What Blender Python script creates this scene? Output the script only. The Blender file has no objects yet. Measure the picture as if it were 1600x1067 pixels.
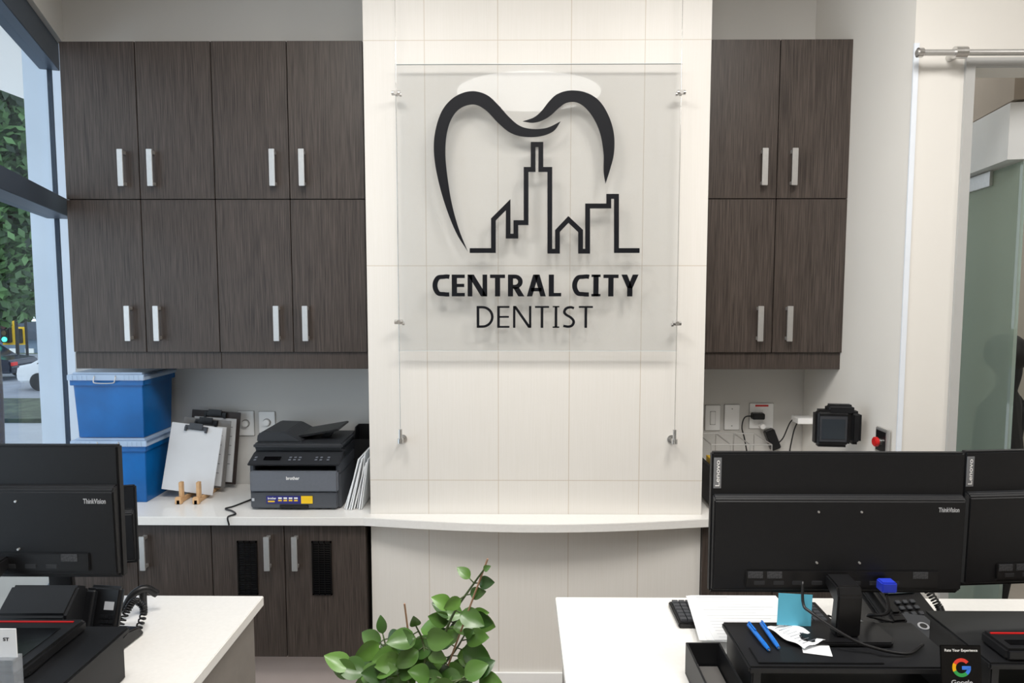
import bpy, bmesh, math, random
from mathutils import Vector, Matrix, Euler
random.seed(7)
S=bpy.context.scene
col=S.collection
S.view_settings.view_transform='Standard'
S.view_settings.look='None'
# ------------------------------------------------------------------ camera
H=1.70
cam=bpy.data.cameras.new("camera"); cam.lens=24.75; cam.sensor_width=36; cam.clip_end=300; cam.clip_start=.05
co=bpy.data.objects.new("camera",cam); col.objects.link(co)
co.location=(0,0,H); co.rotation_euler=(math.radians(90-4.6),0,math.radians(0.5)); S.camera=co
RM=co.rotation_euler.to_matrix()
def pt(u,v,D):
    """world point on the vertical plane y=D measured from the reference photograph"""
    d=RM@Vector(((u-800)/1100,(533.5-v)/1100,-1)); t=D/d.y
    return Vector((d.x*t,D,H+d.z*t))
def X(u,v,D): return pt(u,v,D).x
def Z(v,D): return pt(800,v,D).z
def onz(u,v,z):
    d=RM@Vector(((u-800)/1100,(533.5-v)/1100,-1)); t=(z-H)/d.z; return Vector((d.x*t,d.y*t,z))
# ------------------------------------------------------------------ materials
def lin(c): 
    c/=255
    return c/12.92 if c<=.04045 else ((c+.055)/1.055)**2.4
def M(name,rgb,rough=.5,metal=0,noise=0,nscale=8,emis=0,alpha=1,trans=0,bump=0,spec=.5):
    m=bpy.data.materials.new(name); m.use_nodes=True
    nt=m.node_tree; b=nt.nodes["Principled BSDF"]
    c=[lin(x) for x in rgb]+[1]
    b.inputs["Base Color"].default_value=c
    b.inputs["Specular IOR Level"].default_value=spec
    b.inputs["Roughness"].default_value=rough; b.inputs["Metallic"].default_value=metal
    b.inputs["Alpha"].default_value=alpha; b.inputs["Transmission Weight"].default_value=trans
    if emis: 
        b.inputs["Emission Color"].default_value=c; b.inputs["Emission Strength"].default_value=emis
    if noise or bump:
        tc=nt.nodes.new("ShaderNodeTexCoord"); n=nt.nodes.new("ShaderNodeTexNoise"); n.inputs["Scale"].default_value=nscale; n.inputs["Detail"].default_value=5
        nt.links.new(tc.outputs["Object"],n.inputs["Vector"])
        if noise:
            r=nt.nodes.new("ShaderNodeValToRGB"); r.color_ramp.elements[0].position=.3; r.color_ramp.elements[1].position=.7
            r.color_ramp.elements[0].color=[x*(1-noise) for x in c[:3]]+[1]; r.color_ramp.elements[1].color=[min(1,x*(1+noise)) for x in c[:3]]+[1]
            nt.links.new(n.outputs["Fac"],r.inputs["Fac"]); nt.links.new(r.outputs["Color"],b.inputs["Base Color"])
        if bump:
            bp=nt.nodes.new("ShaderNodeBump"); bp.inputs["Strength"].default_value=bump; bp.inputs["Distance"].default_value=.01
            nt.links.new(n.outputs["Fac"],bp.inputs["Height"]); nt.links.new(bp.outputs["Normal"],b.inputs["Normal"])
    return m
def glass(name,tint,refl=.06,diff=0,dcol=(200,200,200),rough=.0):
    m=bpy.data.materials.new(name); m.use_nodes=True; nt=m.node_tree; nt.nodes.clear()
    o=nt.nodes.new("ShaderNodeOutputMaterial"); t=nt.nodes.new("ShaderNodeBsdfTransparent"); t.inputs[0].default_value=list(tint)+[1]
    g=nt.nodes.new("ShaderNodeBsdfGlossy"); g.inputs["Roughness"].default_value=rough
    fr=nt.nodes.new("ShaderNodeLayerWeight"); fr.inputs["Blend"].default_value=.5
    ma=nt.nodes.new("ShaderNodeMath"); ma.operation='MULTIPLY_ADD'; nt.links.new(fr.outputs["Fresnel"],ma.inputs[0]); ma.inputs[1].default_value=refl*2; ma.inputs[2].default_value=refl*.5
    ma.use_clamp=True
    mix=nt.nodes.new("ShaderNodeMixShader")
    base=t
    if diff:
        d=nt.nodes.new("ShaderNodeBsdfDiffuse"); d.inputs[0].default_value=[lin(x) for x in dcol]+[1]
        m2=nt.nodes.new("ShaderNodeMixShader"); m2.inputs[0].default_value=diff
        nt.links.new(t.outputs[0],m2.inputs[1]); nt.links.new(d.outputs[0],m2.inputs[2]); base=m2
    nt.links.new(ma.outputs[0],mix.inputs[0]); nt.links.new(base.outputs[0],mix.inputs[1]); nt.links.new(g.outputs[0],mix.inputs[2])
    nt.links.new(mix.outputs[0],o.inputs[0])
    return m
def wood():
    m=bpy.data.materials.new("dark wood laminate"); m.use_nodes=True; nt=m.node_tree; b=nt.nodes["Principled BSDF"]
    tc=nt.nodes.new("ShaderNodeTexCoord"); oi=nt.nodes.new("ShaderNodeObjectInfo")
    mu=nt.nodes.new("ShaderNodeMath"); mu.operation='MULTIPLY'; mu.inputs[1].default_value=13.7; nt.links.new(oi.outputs["Random"],mu.inputs[0])
    ad=nt.nodes.new("ShaderNodeVectorMath"); ad.operation='ADD'; nt.links.new(tc.outputs["Object"],ad.inputs[0]); nt.links.new(mu.outputs[0],ad.inputs[1])
    mp=nt.nodes.new("ShaderNodeMapping"); mp.inputs["Scale"].default_value=(400,400,7); nt.links.new(ad.outputs[0],mp.inputs[0])
    n=nt.nodes.new("ShaderNodeTexNoise"); n.inputs["Scale"].default_value=1; n.inputs["Detail"].default_value=3; n.inputs["Roughness"].default_value=.55; nt.links.new(mp.outputs[0],n.inputs["Vector"])
    mp2=nt.nodes.new("ShaderNodeMapping"); mp2.inputs["Scale"].default_value=(30,30,.6); nt.links.new(ad.outputs[0],mp2.inputs[0])
    n2=nt.nodes.new("ShaderNodeTexNoise"); n2.inputs["Scale"].default_value=1; nt.links.new(mp2.outputs[0],n2.inputs["Vector"])
    mx=nt.nodes.new("ShaderNodeMath"); mx.operation='MULTIPLY_ADD'; nt.links.new(n2.outputs["Fac"],mx.inputs[0]); mx.inputs[1].default_value=.12; nt.links.new(n.outputs["Fac"],mx.inputs[2])
    r=nt.nodes.new("ShaderNodeValToRGB"); e=r.color_ramp.elements
    e[0].position=.38; e[0].color=(lin(46),lin(39),lin(35),1); e[1].position=.80; e[1].color=(lin(88),lin(78),lin(72),1)
    nt.links.new(mx.outputs[0],r.inputs["Fac"]); nt.links.new(r.outputs[0],b.inputs["Base Color"])
    b.inputs["Roughness"].default_value=.42; b.inputs["Specular IOR Level"].default_value=.4
    return m
def tiles(x0,dx,z0,dz):
    m=bpy.data.materials.new("off white wall panels"); m.use_nodes=True; nt=m.node_tree; b=nt.nodes["Principled BSDF"]
    g=nt.nodes.new("ShaderNodeNewGeometry"); s=nt.nodes.new("ShaderNodeSeparateXYZ"); nt.links.new(g.outputs["Position"],s.inputs[0])
    def line(o,off,d,w):
        a=nt.nodes.new("ShaderNodeMath"); a.operation='SUBTRACT'; nt.links.new(o,a.inputs[0]); a.inputs[1].default_value=off-d*20-w/2
        c=nt.nodes.new("ShaderNodeMath"); c.operation='MODULO'; nt.links.new(a.outputs[0],c.inputs[0]); c.inputs[1].default_value=d
        f=nt.nodes.new("ShaderNodeMath"); f.operation='LESS_THAN'; nt.links.new(c.outputs[0],f.inputs[0]); f.inputs[1].default_value=w
        return f.outputs[0]
    lx=line(s.outputs[0],x0,dx,.0026); lz=line(s.outputs[2],z0,dz,.0026)
    mxx=nt.nodes.new("ShaderNodeMath"); mxx.operation='MAXIMUM'; nt.links.new(lx,mxx.inputs[0]); nt.links.new(lz,mxx.inputs[1])
    mp=nt.nodes.new("ShaderNodeMapping"); mp.inputs["Scale"].default_value=(260,1,5); nt.links.new(g.outputs["Position"],mp.inputs[0])
    n=nt.nodes.new("ShaderNodeTexNoise"); n.inputs["Scale"].default_value=1; nt.links.new(mp.outputs[0],n.inputs["Vector"])
    r=nt.nodes.new("ShaderNodeValToRGB"); e=r.color_ramp.elements
    e[0].position=.3; e[0].color=(lin(229),lin(225),lin(218),1); e[1].position=.7; e[1].color=(lin(232),lin(228),lin(222),1)
    nt.links.new(n.outputs["Fac"],r.inputs[0])
    mc=nt.nodes.new("ShaderNodeMix"); mc.data_type='RGBA'; nt.links.new(mxx.outputs[0],mc.inputs[0]); nt.links.new(r.outputs[0],mc.inputs[6]); mc.inputs[7].default_value=(lin(202),lin(190),lin(174),1)
    nt.links.new(mc.outputs[2],b.inputs["Base Color"]); b.inputs["Roughness"].default_value=.38
    return m
WOOD=wood(); WOODIN=M("dark carcass",(50,44,41),.6,noise=.1)
STEEL=M("brushed steel",(200,199,197),.38,.75,noise=.04,nscale=60)
CHROME=M("polished steel",(205,204,202),.2,.9)
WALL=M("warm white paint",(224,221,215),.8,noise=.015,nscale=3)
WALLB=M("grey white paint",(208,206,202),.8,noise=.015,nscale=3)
WHITEP=M("white plastic",(246,246,245),.4,noise=.01)
COUNTER=M("white quartz",(238,236,232),.18,noise=.02,nscale=90)
FLOORM=M("beige floor tile",(170,162,154),.35,noise=.06,nscale=6)
CEIL=M("ceiling paint",(240,238,235),.9,noise=.01)
BLACK=M("black plastic",(20,20,22),.38,noise=.08,nscale=40,spec=.4)
BLACKM=M("matt black plastic",(20,21,24),.5,noise=.06,nscale=60,spec=.35)
BLACKG=M("glossy black",(10,10,12),.12,noise=.05)
DGREY=M("dark grey plastic",(56,58,63),.5,noise=.05,nscale=80)
PGREY=M("printer grey plastic",(72,75,81),.5,noise=.04,nscale=80)
PLID=M("printer dark lid",(42,44,48),.5,noise=.04,nscale=80)
MGREY=M("mid grey plastic",(104,108,116),.45,noise=.04,nscale=80)
INK=M("sign black acrylic",(9,11,18),.5,noise=.05,spec=.2)
PAPER=M("white paper",(236,238,240),.7,noise=.02,nscale=30)
PAPER2=M("printed grey ink",(120,122,128),.7,noise=.1)
FRAME=M("blue grey aluminium",(72,84,100),.45,.3,noise=.05)
LTEXT=M("pale print",(190,192,196),.5,noise=.02)
BLUE=M("blue translucent plastic",(8,104,180),.2,noise=.25,nscale=5,alpha=.78)
LID=M("clear lid plastic",(190,212,238),.2,noise=.06,alpha=.72)
TAUPE=M("taupe laminate",(132,126,120),.5,noise=.05,nscale=20)
WOODL=M("light beech",(205,165,120),.5,noise=.12,nscale=30)
RED=M("red plastic",(200,30,30),.35,noise=.05)
CYAN=M("cyan note paper",(96,186,214),.8,noise=.03)
BLUEPEN=M("blue pen plastic",(30,110,200),.25,noise=.05)
YEL=M("yellow plastic",(240,196,30),.45,noise=.05)
# ------------------------------------------------------------------ helpers
LOCAL=set()
def off(p):
    s=Vector((0,0,0))
    while p:
        if p.parent is None and p.name in LOCAL: break
        s+=p.location; p=p.parent
    return s
def put(name,me,parent):
    o=bpy.data.objects.new(name,me); col.objects.link(o)
    if parent: o.parent=parent
    return o
def mesh_obj(name,verts,faces,mat,parent=None,smooth=False,MT=None,bev=0,seg=2,fixn=True):
    vs=[Vector(v) for v in verts]
    if MT is not None: vs=[MT@v for v in vs]
    lo=Vector([min(v[i] for v in vs) for i in range(3)]); hi=Vector([max(v[i] for v in vs) for i in range(3)])
    c=(lo+hi)/2
    if parent is None: c.z=lo.z
    me=bpy.data.meshes.new(name); me.from_pydata([v-c for v in vs],[],faces)
    bm=bmesh.new(); bm.from_mesh(me)
    if fixn: bmesh.ops.recalc_face_normals(bm,faces=bm.faces)
    if bev: bmesh.ops.bevel(bm,geom=[e for e in bm.edges if e.is_manifold and e.calc_face_angle(0)>.35],offset=bev,segments=seg,affect='EDGES',clamp_overlap=True)
    bm.to_mesh(me); bm.free()
    me.materials.append(mat)
    if smooth:
        for p in me.polygons: p.use_smooth=True
    o=put(name,me,parent); o.location=c-off(parent)
    return o
BF=[(0,1,3,2),(4,6,7,5),(0,4,5,1),(2,3,7,6),(0,2,6,4),(1,5,7,3)]
def boxes(name,L,mat,parent=None,bev=0,MT=None,seg=2):
    V=[];F=[]
    for b in L:
        x0,x1,y0,y1,z0,z1=b; k=len(V)
        V+=[(x,y,z) for x in (x0,x1) for y in (y0,y1) for z in (z0,z1)]
        F+=[tuple(k+i for i in f) for f in BF]
    return mesh_obj(name,V,F,mat,parent,False,MT,bev,seg)
def box(name,x0,x1,y0,y1,z0,z1,mat,parent=None,bev=0,MT=None,seg=2): return boxes(name,[(x0,x1,y0,y1,z0,z1)],mat,parent,bev,MT,seg)
def prism(name,pts,axis,a0,a1,mat,parent=None,bev=0,MT=None,seg=2,smooth=False):
    n=len(pts)
    def mk(p,a):
        return (a,p[0],p[1]) if axis=='x' else ((p[0],a,p[1]) if axis=='y' else (p[0],p[1],a))
    V=[mk(p,a0) for p in pts]+[mk(p,a1) for p in pts]
    F=[tuple(range(n)),tuple(range(2*n-1,n-1,-1))]+[(i,(i+1)%n,n+(i+1)%n,n+i) for i in range(n)]
    return mesh_obj(name,V,F,mat,parent,smooth,MT,bev,seg)
def cylgeo(p0,p1,r,r2,seg,V,F):
    p0=Vector(p0);p1=Vector(p1); d=(p1-p0).normalized(); a=d.orthogonal().normalized(); b=d.cross(a); k=len(V)
    for p,rr in ((p0,r),(p1,r2)):
        for i in range(seg):
            t=2*math.pi*i/seg; V.append(p+rr*(math.cos(t)*a+math.sin(t)*b))
    F+= [(k+i,k+(i+1)%seg,k+seg+(i+1)%seg,k+seg+i) for i in range(seg)]
    F+=[tuple(range(k+seg-1,k-1,-1)),tuple(range(k+seg,k+2*seg))]
def cyl(name,p0,p1,r,mat,parent=None,seg=20,r2=None,bev=0,MT=None):
    V=[];F=[]; cylgeo(p0,p1,r,r if r2 is None else r2,seg,V,F)
    return mesh_obj(name,V,F,mat,parent,False,MT,bev)
def cyls(name,L,mat,parent=None,seg=12,MT=None):
    V=[];F=[]
    for p0,p1,r in L: cylgeo(p0,p1,r,r,seg,V,F)
    return mesh_obj(name,V,F,mat,parent,False,MT)
def crom(P,k):
    P=[Vector(p) for p in P]
    if len(P)<3 or k<=1: return P
    Q=[2*P[0]-P[1]]+P+[2*P[-1]-P[-2]]; out=[]
    for i in range(1,len(Q)-2):
        for j in range(k):
            t=j/k; a,b,c,d=Q[i-1:i+3]
            out.append(.5*((2*b)+(c-a)*t+(2*a-5*b+4*c-d)*t*t+(3*b-a-3*c+d)*t**3))
    out.append(P[-1]); return out
def tubegeo(P,r,seg,V,F):
    k=len(V); n=len(P); a=None
    for i,p in enumerate(P):
        d=(P[min(i+1,n-1)]-P[max(i-1,0)])
        d=d.normalized() if d.length>1e-9 else Vector((0,0,1))
        if a is None: a=d.orthogonal().normalized()
        a=(a-d*a.dot(d)); a=a.normalized() if a.length>1e-6 else d.orthogonal().normalized()
        b=d.cross(a); rr=r(i/(n-1)) if callable(r) else r
        for j in range(seg):
            t=2*math.pi*j/seg; V.append(p+rr*(math.cos(t)*a+math.sin(t)*b))
    for i in range(n-1):
        for j in range(seg): F.append((k+i*seg+j,k+i*seg+(j+1)%seg,k+(i+1)*seg+(j+1)%seg,k+(i+1)*seg+j))
    F.append(tuple(range(k+seg-1,k-1,-1))); F.append(tuple(range(k+(n-1)*seg,k+n*seg)))
def tube(name,P,r,mat,parent=None,k=6,seg=8,MT=None):
    V=[];F=[]; tubegeo(crom(P,k),r,seg,V,F)
    return mesh_obj(name,V,F,mat,parent,True,MT)
def coil(P,R,turns):
    Q=crom(P,20); n=len(Q); out=[]
    N=turns*8
    for i in range(N+1):
        f=i/N*(n-1); a=int(min(f,n-2)); p=Q[a].lerp(Q[a+1],f-a); d=(Q[a+1]-Q[a]).normalized(); u=d.orthogonal().normalized(); w=d.cross(u)
        t=2*math.pi*i/8; out.append(p+R*(math.cos(t)*u+math.sin(t)*w))
    return out
def ell(name,c,r,mat,parent=None,seg=20,MT=None):
    V=[];F=[];R=12
    for i in range(R+1):
        a=math.pi*i/R
        for j in range(seg):
            t=2*math.pi*j/seg; V.append((c[0]+r[0]*math.sin(a)*math.cos(t),c[1]+r[1]*math.sin(a)*math.sin(t),c[2]+r[2]*math.cos(a)))
    for i in range(R):
        for j in range(seg): F.append((i*seg+j,i*seg+(j+1)%seg,(i+1)*seg+(j+1)%seg,(i+1)*seg+j))
    o=mesh_obj(name,V,F,mat,parent,True,MT)
    return o
def text(name,body,O,U,Vv,mat,parent=None,depth=.001,offset=0,MT=None,N=None,spacing=1):
    cu=bpy.data.curves.new("t",'FONT'); cu.body=body; cu.size=1; cu.offset=offset; cu.space_character=spacing; cu.extrude=.5; cu.resolution_u=6
    to=bpy.data.objects.new("t",cu); col.objects.link(to); bpy.context.view_layer.update()
    me=bpy.data.meshes.new_from_object(to.evaluated_get(bpy.context.evaluated_depsgraph_get()))
    vs=[v.co.copy() for v in me.vertices]; fs=[tuple(p.vertices) for p in me.polygons]
    bpy.data.objects.remove(to)
    x0=min(v.x for v in vs);x1=max(v.x for v in vs);y0=min(v.y for v in vs);y1=max(v.y for v in vs)
    O=Vector(O);U=Vector(U);Vv=Vector(Vv); N=U.cross(Vv).normalized() if N is None else Vector(N)
    W=[O+U*((v.x-x0)/(x1-x0))+Vv*((v.y-y0)/(y1-y0))+N*(depth*(v.z+.5)) for v in vs]
    return mesh_obj(name,W,fs,mat,parent,False,MT,fixn=False)
def setp(o,label,cat,group=None,kind=None):
    o["label"]=label; o["category"]=cat
    if group: o["group"]=group
    if kind: o["kind"]=kind
    return o
def thing(name,label,cat,loc,rotz=0,local=False,group=None):
    o=bpy.data.objects.new(name,None); o.empty_display_size=.05; col.objects.link(o); o.location=loc; o.rotation_euler=(0,0,math.radians(rotz))
    if local: LOCAL.add(o.name)
    return setp(o,label,cat,group)
def struct(o): o["kind"]="structure"; return o
def T(x,y,z): return Matrix.Translation((x,y,z))
def R(a,ax): return Matrix.Rotation(math.radians(a),4,ax)
# ------------------------------------------------------------------ depths
DB=3.25; DU=2.93; DP=2.82; DC=2.77; DL=2.80; CT=.764; CH=3.2
XPL=X(573,415,DP); XPR=X(1104,415,DP)
WX=-2.047
WA=Vector((WX,DB,0)); WANG=-68.0
MW=T(*WA)@R(WANG,'Z'); WLEN=2.43
RX=1.325; RS=.07; RY=2.53     # right return wall
RXE=RX+(DB-RY)*RS
# ------------------------------------------------------------------ room shell
struct(box("floor",-4,5,-3,7,-.1,0,FLOORM))
struct(box("ceiling",-4,5,-3,7,CH,CH+.1,CEIL))
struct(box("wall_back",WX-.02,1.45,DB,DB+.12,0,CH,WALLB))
struct(box("wall_pillar",XPL,XPR,DP,DB-.001,0,CH,tiles(X(668,600,DP),.2862,1.776,.8715)))
struct(box("wall_front",-1.3,4.9,-3,-2.9,0,CH,WALL))
struct(box("wall_left",-1.26,-1.14,-2.9,1.0,0,CH,WALL))
struct(boxes("wall_window_side",[(0,WLEN,-.12,-.0,2.78,CH),(0,WLEN,-.12,0,0,.35)],WALL,MT=MW))
# right return
struct(prism("wall_right",[(RX,DB-.002),(RXE,RY+.001),(RXE+.09,RY+.12),(1.45,DB-.002)],'z',0,CH,WALL))
XO=X(1506,400,RY); ZO=Z(108,RY)
struct(boxes("wall_door_side",[(RXE,XO,RY,RY+.12,0,CH),(XO,4.9,RY,RY+.12,ZO,CH),(3.1,4.9,RY,RY+.12,0,ZO)],WALL))
struct(box("trim_corner",RXE-.004,RXE+.014,RY-.006,RY,0,Z(70,RY),M("pale blue white trim",(226,232,240),.3,noise=.02)))
struct(boxes("trim_door",[(XO-.032,XO,RY-.012,RY-.001,0,ZO+.032),(XO,3.1,RY-.012,RY-.001,ZO,ZO+.032)],M("grey beige trim",(178,178,176),.5,noise=.02)))
struct(box("wall_side",4.8,4.9,-2.9,6,0,CH,WALL))
struct(box("wall_hall",1.46,4.8,5.2,5.3,0,CH,M("hall paint",(190,186,176),.8,noise=.02)))
struct(boxes("baseboard_back",[(XPL,XPR,DP-.012,DP-.001,0,.09)],WHITEP))
# window
w=bpy.data.objects.new("window_1",None); col.objects.link(w); w.location=WA; w.rotation_euler=(0,0,math.radians(WANG)); LOCAL.add(w.name); struct(w)
boxes("window_frame",[(0,WLEN,-.10,-.02,2.66,2.78),(0,WLEN,-.10,.012,2.0,2.075),(0,WLEN,-.1,-.02,.35,.42),(.0,.012,-.07,-.05,.35,2.78),(1.25,1.31,-.1,-.02,.35,2.78),(WLEN-.06,WLEN,-.1,-.02,.35,2.78)],FRAME,w,bev=.002)
box("window_pane",.012,WLEN-.05,-.065,-.06,.42,2.66,glass("window glass",(.96,.985,1),.03),w)
# exterior pier
PIER=M("pale exterior stucco",(204,216,230),.85,noise=.03,nscale=4)
o=box("exterior_pier",X(48,350,3.7),-1.95,3.7,4.1,-2.2,5,PIER); setp(o,"pale stucco column standing just outside the window","column")
# ------------------------------------------------------------------ cabinets
def handle(parent,x,z0,z1,yf):
    return boxes("handle",[(x-.0115,x+.0115,yf-.036,yf-.028,z0,z1),(x-.008,x+.008,yf-.03,yf,z0+.004,z0+.018),(x-.008,x+.008,yf-.03,yf,z1-.018,z1-.004)],STEEL,parent,bev=.0012)
def vent(parent,x0,x1,z0,z1,yf):
    L=[(x0,x1,yf-.006,yf,z0,z0+.006),(x0,x1,yf-.006,yf,z1-.006,z1),(x0,x0+.006,yf-.006,yf,z0,z1),(x1-.006,x1,yf-.006,yf,z0,z1),(x0,x1,yf-.0015,yf,z0,z1)]
    n=22
    for i in range(n):
        z=z0+.01+(z1-z0-.02)*i/n; L.append((x0+.008,x1-.008,yf-.0055,yf-.001,z,z+.004))
    for f in (.36,.64):
        xx=x0+(x1-x0)*f; L.append((xx-.002,xx+.002,yf-.006,yf-.001,z0,z1))
    return boxes("vent_grille",L,BLACKG,parent)
def wall_cabinet(x0,x1,label,group,z0,zm,z1,zv,hx,body_x1=None):
    c=thing("wall_cabinet",label,"cabinet",((x0+x1)/2,DB-.01,zv),group=group)
    bx=body_x1 or x1
    box("body",x0+.001,bx-.001,DU+.021,DB-.003,z0,z1,WOODIN,c)
    box("valance",x0+.001,x1-.001,DU+.012,DU+.03,zv,z0,WOOD,c,bev=.001)
    xm=(x0+x1)/2
    for (za,zb,r) in ((z0,zm,1),(zm,z1,0)):
        for s,(a,b) in enumerate(((x0,xm),(xm,x1))):
            d=box("door",a+.0018,b-.0018,DU,DU+.02,za+.0018,zb-.0018,WOOD,c,bev=.001)
            hxx=xm+(-hx if s==0 else hx)
            handle(d,hxx,hz[r][0],hz[r][1],DU)
    return c
zv=Z(577,DU); z0=Z(551,DU); zm=Z(311,DU); z1=Z(62,DU)
hz=[(Z(290,DU-.03),Z(232,DU-.03)),(Z(533,DU-.03),Z(478,DU-.03))]
xa=X(103,310,DU); xb=X(571,310,DU)-.002; xm=(xa+xb)/2
wall_cabinet(xa,xm,"dark wood laminate double-stacked wall cabinet beside the window","wall cabinets",z0,zm,z1,zv,.060)
wall_cabinet(xm,xb,"dark wood laminate double-stacked wall cabinet beside the tiled pillar","wall cabinets",z0,zm,z1,zv,.060)
xr1=X(1325,305,DU); xr0=X(1213,305,DU)*2-xr1
xr0=max(xr0,XPR+.002)
wall_cabinet(xr0,xr1,"dark wood laminate wall cabinet beside the door side wall","wall cabinets",z0,zm,z1,zv,.060,body_x1=1.322)
# base cabinets
zb=Z(1028,DL); zt=CT-.036
def base_cabinet(xs,label,hs,vents=()):
    c=thing("base_cabinet",label,"cabinet",((xs[0]+xs[-1])/2,DB-.01,0),group="base cabinets")
    box("body",xs[0]+.001,xs[-1]-.001,DL+.021,DB-.003,zb,zt,WOODIN,c)
    box("plinth",xs[0]+.001,xs[-1]-.001,DL+.06,DB-.003,0,zb,M("pale plinth",(196,184,180),.5,noise=.03),c)
    for i in range(len(xs)-1):
        d=box("door",xs[i]+.0018,xs[i+1]-.0018,DL,DL+.02,zb+.001,zt-.006,WOOD,c,bev=.001)
        if hs[i] is not None: handle(d,hs[i],Z(893,DL-.03),Z(840,DL-.03),DL)
        for v in vents:
            if xs[i]<v[0]<xs[i+1]: vent(d,v[0],v[1],Z(930,DL),Z(846,DL),DL)
x213,x330,x443,x568=[X(u,835,DL) for u in (213,330,444,572)]
x568=min(x568,XPL-.001)
base_cabinet([-1.83,x213,x330],"dark wood laminate base cabinet under the worktop near the window",[X(192,866,DL),X(229,866,DL)])
base_cabinet([x330,x443,x568],"dark wood laminate base cabinet with two black vent grilles",[X(421,866,DL),X(464,866,DL)],[(X(372,890,DL),X(403,890,DL)),(X(488,890,DL),X(519,890,DL))])
base_cabinet([XPR+.001,1.04,1.31],"dark wood laminate base cabinet under the worktop by the door wall",[1.0,1.08])
# worktop
def wl(y): return WX+(DB-y)*.404+.006
P=[(wl(DC),DC),(XPL-.02,DC)]
n=24
for i in range(1,n):
    f=i/n; P.append((XPL-.02+(XPR-XPL+.06)*f,DC-.075*math.sin(math.pi*f)))
P+=[(XPR+.04,DC),(RX+(DB-DC)*RS-.006,DC),(RX-.005,DB-.003),(XPR+.001,DB-.003),(XPR+.001,DP-.001),(XPL-.001,DP-.001),(XPL-.001,DB-.003),(wl(DB-.003),DB-.003)]
o=prism("worktop",P,'z',CT-.035,CT,COUNTER,bev=.002); setp(o,"long white quartz worktop bowing around the tiled pillar","worktop")
# ------------------------------------------------------------------ sign
DS=2.765
s=thing("wall_sign","clear acrylic sign with black tooth emblem hung on steel cables","sign",(X(840,548,DS),DS,Z(548,DS)))
px0=X(617,110,DS); px1=X(1066,110,DS)
box("panel",px0,px1,DS,DS+.01,Z(548,DS),Z(100,DS),glass("clear acrylic",(.978,.98,.98),.045,.085,(196,199,200),rough=.01),s,bev=.0015)
boxes("panel_edge",[(px0-.001,px1+.001,DS-.0002,DS+.0102,Z(100,DS),Z(100,DS)+.0015),(px0-.001,px1+.001,DS-.0002,DS+.0102,Z(548,DS)-.0015,Z(548,DS))],M("bright acrylic edge",(214,220,220),.2,noise=.02),s)
DF=DS-.012
def P2(L): return [(X(u,v,DF),pt(u,v,DF).z) for u,v in L]
def smoothclosed(L,k=5):
    Q=[Vector((a,0,b)) for a,b in L]; return [(p.x,p.z) for p in crom(Q,k)]
def swoosh(A,B):
    a=smoothclosed(P2(A)); b=smoothclosed(P2(B)); pts=a+b[1:-1]
    return prism("emblem_tooth",pts,'y',DF-.006,DF,INK,s)
swoosh([(731,393),(712,362),(694,315),(682,268),(678,230),(682,198),(693,170),(712,151),(737,143),(761,149),(779,165),(795,183),(812,197),(832,202),(855,200),(876,190)],
       [(876,190),(865,205),(845,213),(820,214),(798,208),(778,192),(762,175),(747,165),(733,164),(717,171),(705,187),(698,210),(696,240),(699,275),(706,318),(717,358),(731,393)])
swoosh([(817,190),(834,184),(846,174),(857,160),(870,148),(890,142),(915,145),(936,158),(951,182),(959,210),(959,240),(953,265),(946,287)],
       [(946,287),(943,268),(943,240),(938,210),(928,186),(914,168),(900,160),(885,161),(873,169),(860,181),(846,189),(832,192),(817,190)])
SK=P2([(734,391.5),(771,391.5),(771,343),(794,320),(794,369),(806,369),(806,348),(822,348),(822,265),(833,265),(833,226),(845,226),(845,265),(859,265),(859,392.5),(871,392.5),(871,361),(888,343),(907,361),(907,392.5),(918,392.5),(918,322),(951,322),(951,307),(963,307),(963,391.5),(999,391.5)])
def ribbon(pts,w):
    n=len(pts);Lf=[];Rt=[]
    for i,p in enumerate(pts):
        p=Vector(p)
        d0=(p-Vector(pts[i-1])).normalized() if i>0 else None
        d1=(Vector(pts[i+1])-p).normalized() if i<n-1 else None
        if d0 is None: d0=d1
        if d1 is None: d1=d0
        n0=Vector((-d0.y,d0.x)); n1=Vector((-d1.y,d1.x)); m=(n0+n1).normalized(); k=w/2/max(.4,m.dot(n0))
        Lf.append(p+m*k); Rt.append(p-m*k)
    return Lf,Rt
Lf,Rt=ribbon(SK,.0185)
V=[];F=[]
for a,b in zip(Lf,Rt):
    V+=[(a.x,DF-.006,a.y),(a.x,DF,a.y),(b.x,DF-.006,b.y),(b.x,DF,b.y)]
for i in range(len(Lf)-1):
    k=i*4; F+=[(k,k+4,k+6,k+2),(k+1,k+3,k+7,k+5),(k,k+1,k+5,k+4),(k+2,k+6,k+7,k+3)]
F+=[(0,2,3,1),(4*len(Lf)-4,4*len(Lf)-3,4*len(Lf)-1,4*len(Lf)-2)]
mesh_obj("emblem_skyline",V,F,INK,s)
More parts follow.
